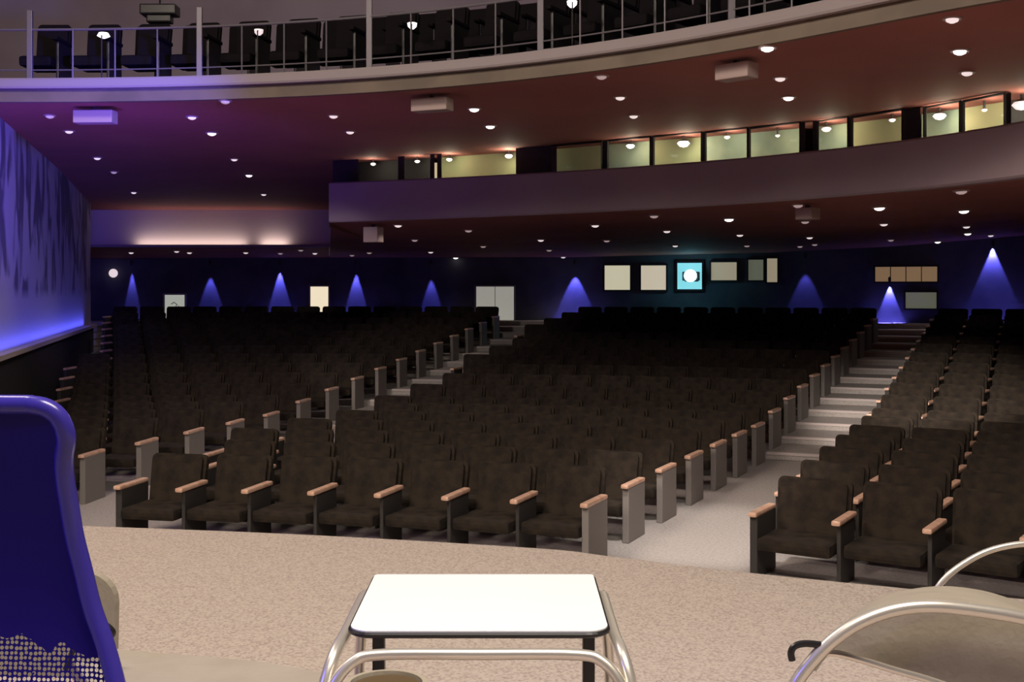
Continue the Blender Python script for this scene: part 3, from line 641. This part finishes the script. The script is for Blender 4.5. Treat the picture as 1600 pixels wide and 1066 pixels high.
for sx in (-1, 1):
    q = MB(); q.tube(spline([(sx*0.345, 0.30, 0.0), (sx*0.338, 0.275, 0.28), (sx*0.325, 0.25, top-0.10), (sx*0.315, 0.20, top-0.045), (sx*0.313, 0.10, top-0.036), (sx*0.313, -0.16, top-0.036), (sx*0.322, -0.262, top-0.05), (sx*0.338, -0.31, top-0.11), (sx*0.348, -0.335, top-0.2), (sx*0.360, -0.36, 0.0)], 6), 0.0145, n=12); q.build('side_frame', M['chrome'], tb_, True)
q = MB(); q.tube(spline([(-0.345, -0.345, 0.0), (-0.335, -0.335, top-0.17), (-0.315, -0.32, top-0.10), (-0.275, -0.30, top-0.055), (-0.215, -0.29, top-0.042), (0.0, -0.29, top-0.041), (0.215, -0.29, top-0.042), (0.275, -0.30, top-0.055), (0.315, -0.32, top-0.10), (0.335, -0.335, top-0.17), (0.345, -0.345, 0.0)], 6), 0.0125, n=12)
q.build('front_frame', M['chrome'], tb_, True)
for sx in (-1, 1):
    q = MB(); q.box(sx*0.278-0.016, sx*0.278+0.016, 0.20, 0.235, 0.0, top-0.022, bev=0.004); q.build('leg', M['black'], tb_)
q = MB(); q.box(-0.29, 0.29, 0.205, 0.23, top-0.05, top-0.024); q.build('rail', M['black'], tb_)
# ---- round stool tucked under the table
HS = 0.80; cx, cy = (603-800)/F*2.33, 2.33
rt = empty('stool', (cx, cy, ZS)); tag(rt, 'small round stool with a tan rim and brown pad before the white table', 'stool'); zt = HC-HS-ZS
q = MB(); q.lathe([(0.07, zt-0.04), (0.086, zt-0.03), (0.090, zt-0.012), (0.086, zt), (0.074, zt+0.001), (0.072, zt-0.012)], n=32); q.build('seat', M['tan'], rt, True)
q = MB(); q.lathe([(0.072, zt-0.02), (0.071, zt-0.006), (0.05, zt-0.003)], n=28); q.build('pad', M['brown'], rt, True)
for k in range(4):
    a = math.pi/4+k*math.pi/2; q = MB(); q.tube([(0.055*math.cos(a), 0.055*math.sin(a), zt-0.035), (0.085*math.cos(a), 0.085*math.sin(a), 0)], 0.008, n=8); q.build('leg', M['chrome'], rt, True)
# ---- blue mesh office chair, back towards the camera
YC = 2.0; XCc = -1.02
rt = empty('office_chair', (XCc, YC, ZS)); tag(rt, 'navy blue mesh-backed office chair with a rounded rim', 'office chair')
def L2(x, y, Y=YC): p = W(x, y, Y); return (p.x-XCc, p.z-ZS)
right = [L2(*p) for p in ((20, 631), (55, 632), (76, 636), (93, 648), (102, 666), (104, 688), (98, 715), (96, 750), (100, 800), (105, 845), (117, 900), (132, 960), (152, 1010), (172, 1066), (188, 1120), (190, 1150), (176, 1172), (140, 1180))]
outl = [(-x, z) for x, z in right][::-1]+right
def backy(x, z): return 0.16*(x*x)*-1.0+0.05*math.sin((z-0.45)*5.0)
loop = [Vector((x, backy(x, z), z)) for x, z in outl]
loop = spline(loop, 4); loop.append(loop[0])
q = MB(); q.tube(loop[:-1], 0.0165, n=12, closed=True); q.build('back_frame', M['navy_plastic'], rt, True)
q = MB(); nL = len(right); rows = []
rz_ = spline([Vector((x, 0, z)) for x, z in right], 4)
for p_ in rz_:
    rows.append([Vector((p_.x*u*0.97, backy(p_.x*u, p_.z)+0.004, p_.z)) for u in np.linspace(-1, 1, 13)])
q.strip(rows); q.build('back_mesh', M['chair_mesh'], rt, True)
q = MB(); q.box(-0.25, 0.25, 0.06, 0.50, 0.31, 0.37, bev=0.028); q.build('seat', M['navy_plastic'], rt)
q = MB(); q.lathe([(0.03, 0.08), (0.025, 0.31)], c=(0, 0.27, 0), n=14); q.box(-0.03, 0.03, 0.0, 0.27, 0.28, 0.31); q.tube([(0, 0.02, 0.29), (0, 0.0, 0.50)], 0.015); q.build('pedestal', M['black'], rt)
for k in range(5):
    a = k*2*math.pi/5+0.3; q = MB(); q.tube([(0, 0.27, 0.09), (0.26*math.cos(a), 0.27+0.26*math.sin(a), 0.06)], 0.016, n=8); q.lathe([(0.024, -0.012), (0.024, 0.012)], c=(0.26*math.cos(a), 0.27+0.26*math.sin(a), 0.025), T=Matrix.Rotation(math.pi/2, 4, 'X'), n=12); q.build('base_leg', M['black'], rt)
# ---- tan chair behind the office chair
rt = empty('stage_chair', (-1.05, 2.9, ZS)); tag(rt, 'tan padded chair partly hidden behind the blue office chair', 'chair', 'tan chairs with chrome frames')
q = MB(); b0 = Vector((-1.05, 2.9, ZS))
ol = []
zt = 2.21-0.445*3.35/1.8-ZS
xr_ = (178-800)/F*3.35+1.05
ol = [(xr_, 0.18), (xr_+0.004, zt-0.10)]+[(xr_-0.09+0.094*math.cos(t_*0.2618), zt-0.09+0.09*math.sin(t_*0.2618)) for t_ in range(7)]+[(xr_-0.12, zt), (xr_-0.34, zt), (xr_-0.42, zt-0.02), (xr_-0.45, zt-0.09), (xr_-0.45, 0.18)]
q.prism(ol, 0.45, 0.485); q.build('backrest', M['tan'], rt)
zs = HC-0.98-ZS
pp = [WH(176, 1013, -0.98), WH(230, 1019, -0.98), WH(320, 1025, -0.98), WH(420, 1035, -0.98), WH(500, 1050, -0.98), WH(520, 1062, -0.98), WH(505, 1100, -0.98), WH(440, 1150, -0.98), WH(270, 1150, -0.98), WH(150, 1080, -0.98), WH(110, 1030, -0.98)]
sl = slab([(p.x-b0.x, p.y-b0.y) for p in pp], zs-0.05, zs, 1); sl.build('seat', M['tan'], rt)
q = MB()
for x, y in ((-0.12, 0.10), (0.45, -0.02), (-0.18, -0.25), (0.38, -0.28)): q.tube([(x, y, zs-0.04), (x*1.1, y, 0.0)], 0.011, n=8)
q.build('frame', M['chrome'], rt, True)
q = MB(); q.tube(spline([W(x, y, 3.0)-b0 for x, y in ((132, 972), (150, 973), (166, 978), (176, 988), (170, 995), (160, 990))], 5), 0.009, n=8); q.tube([W(132, 972, 3.0)-b0, Vector((-0.12, 0.12, zs-0.02))], 0.008, n=6); q.build('hook', M['black'], rt, True)
# ---- tan armchair with chrome loops
b0 = Vector((0.95, 3.0, ZS)); rt = empty('stage_chair', b0); tag(rt, 'tan padded armchair with bent chrome tube arms near the frame corner', 'chair', 'tan chairs with chrome frames')
near = [(1225, 1120), (1240, 1076), (1262, 1042), (1300, 1002), (1345, 972), (1400, 953), (1460, 948), (1530, 955), (1600, 967), (1690, 990), (1750, 1040), (1765, 1120)]
N_ = spline([W(x, y, 2.55)-b0 for x, y in near], 6); q = MB()
N_ = [Vector((N_[0].x-0.02, N_[0].y, 0.0))]+N_+[Vector((N_[-1].x, N_[-1].y, 0.0))]
q.tube(N_, 0.0150, n=12); q.build('arm_frame', M['chrome'], rt, True)
far = [(1452, 945), (1470, 912), (1500, 885), (1545, 861), (1600, 850), (1660, 852), (1710, 880), (1725, 930)]
q = MB(); Fp = spline([W(x, y, 3.45)-b0 for x, y in far], 6); Fp = [Vector((Fp[0].x-0.01, Fp[0].y, 0))]+Fp+[Vector((Fp[-1].x, Fp[-1].y, 0))]
q.tube(Fp, 0.0095, n=12); q.build('arm_frame', M['chrome'], rt, True)
# padded shell between the two arms
nr = [W(x, y+3, 2.60)-b0 for x, y in ((1268, 1042), (1303, 1006), (1347, 977), (1400, 960), (1460, 955), (1530, 961), (1600, 973), (1690, 996))]
md = [W(x, y, 2.95)-b0 for x, y in ((1295, 1000), (1322, 972), (1360, 950), (1405, 938), (1470, 931), (1540, 937), (1600, 952), (1670, 975))]
fr_ = [W(x, y, 3.32)-b0 for x, y in ((1335, 966), (1350, 948), (1378, 932), (1415, 922), (1475, 916), (1540, 924), (1600, 944), (1660, 970))]
lo = [W(x, y, 2.60)-b0 for x, y in ((1275, 1050), (1300, 1022), (1345, 1032), (1400, 1048), (1450, 1062), (1520, 1086), (1600, 1110), (1690, 1130))]
def sm(r): return spline(r, 4)
q = MB(); q.strip([sm([p+Vector((0.02, 0.08, 0.0)) for p in lo]), sm(lo), sm(nr), sm(md), sm(fr_), sm([p+Vector((0.03, 0.0, -0.10)) for p in fr_])]); q.build('shell', M['tan'], rt, True)
q = MB(); q.tube(spline([W(x, y, 2.57)-b0 for x, y in ((1280, 1020), (1310, 1022), (1345, 1031), (1400, 1048), (1450, 1062), (1520, 1086), (1600, 1112), (1690, 1135))], 5), 0.008, n=8); q.build('seat_rail', M['chrome'], rt, True)
q = MB(); q.tube(spline([W(x, y, 2.55)-b0 for x, y in ((1238, 1032), (1236, 1020), (1242, 1010), (1258, 1006), (1282, 1008))], 5), 0.008, n=8); q.build('hook', M['black'], rt, True)
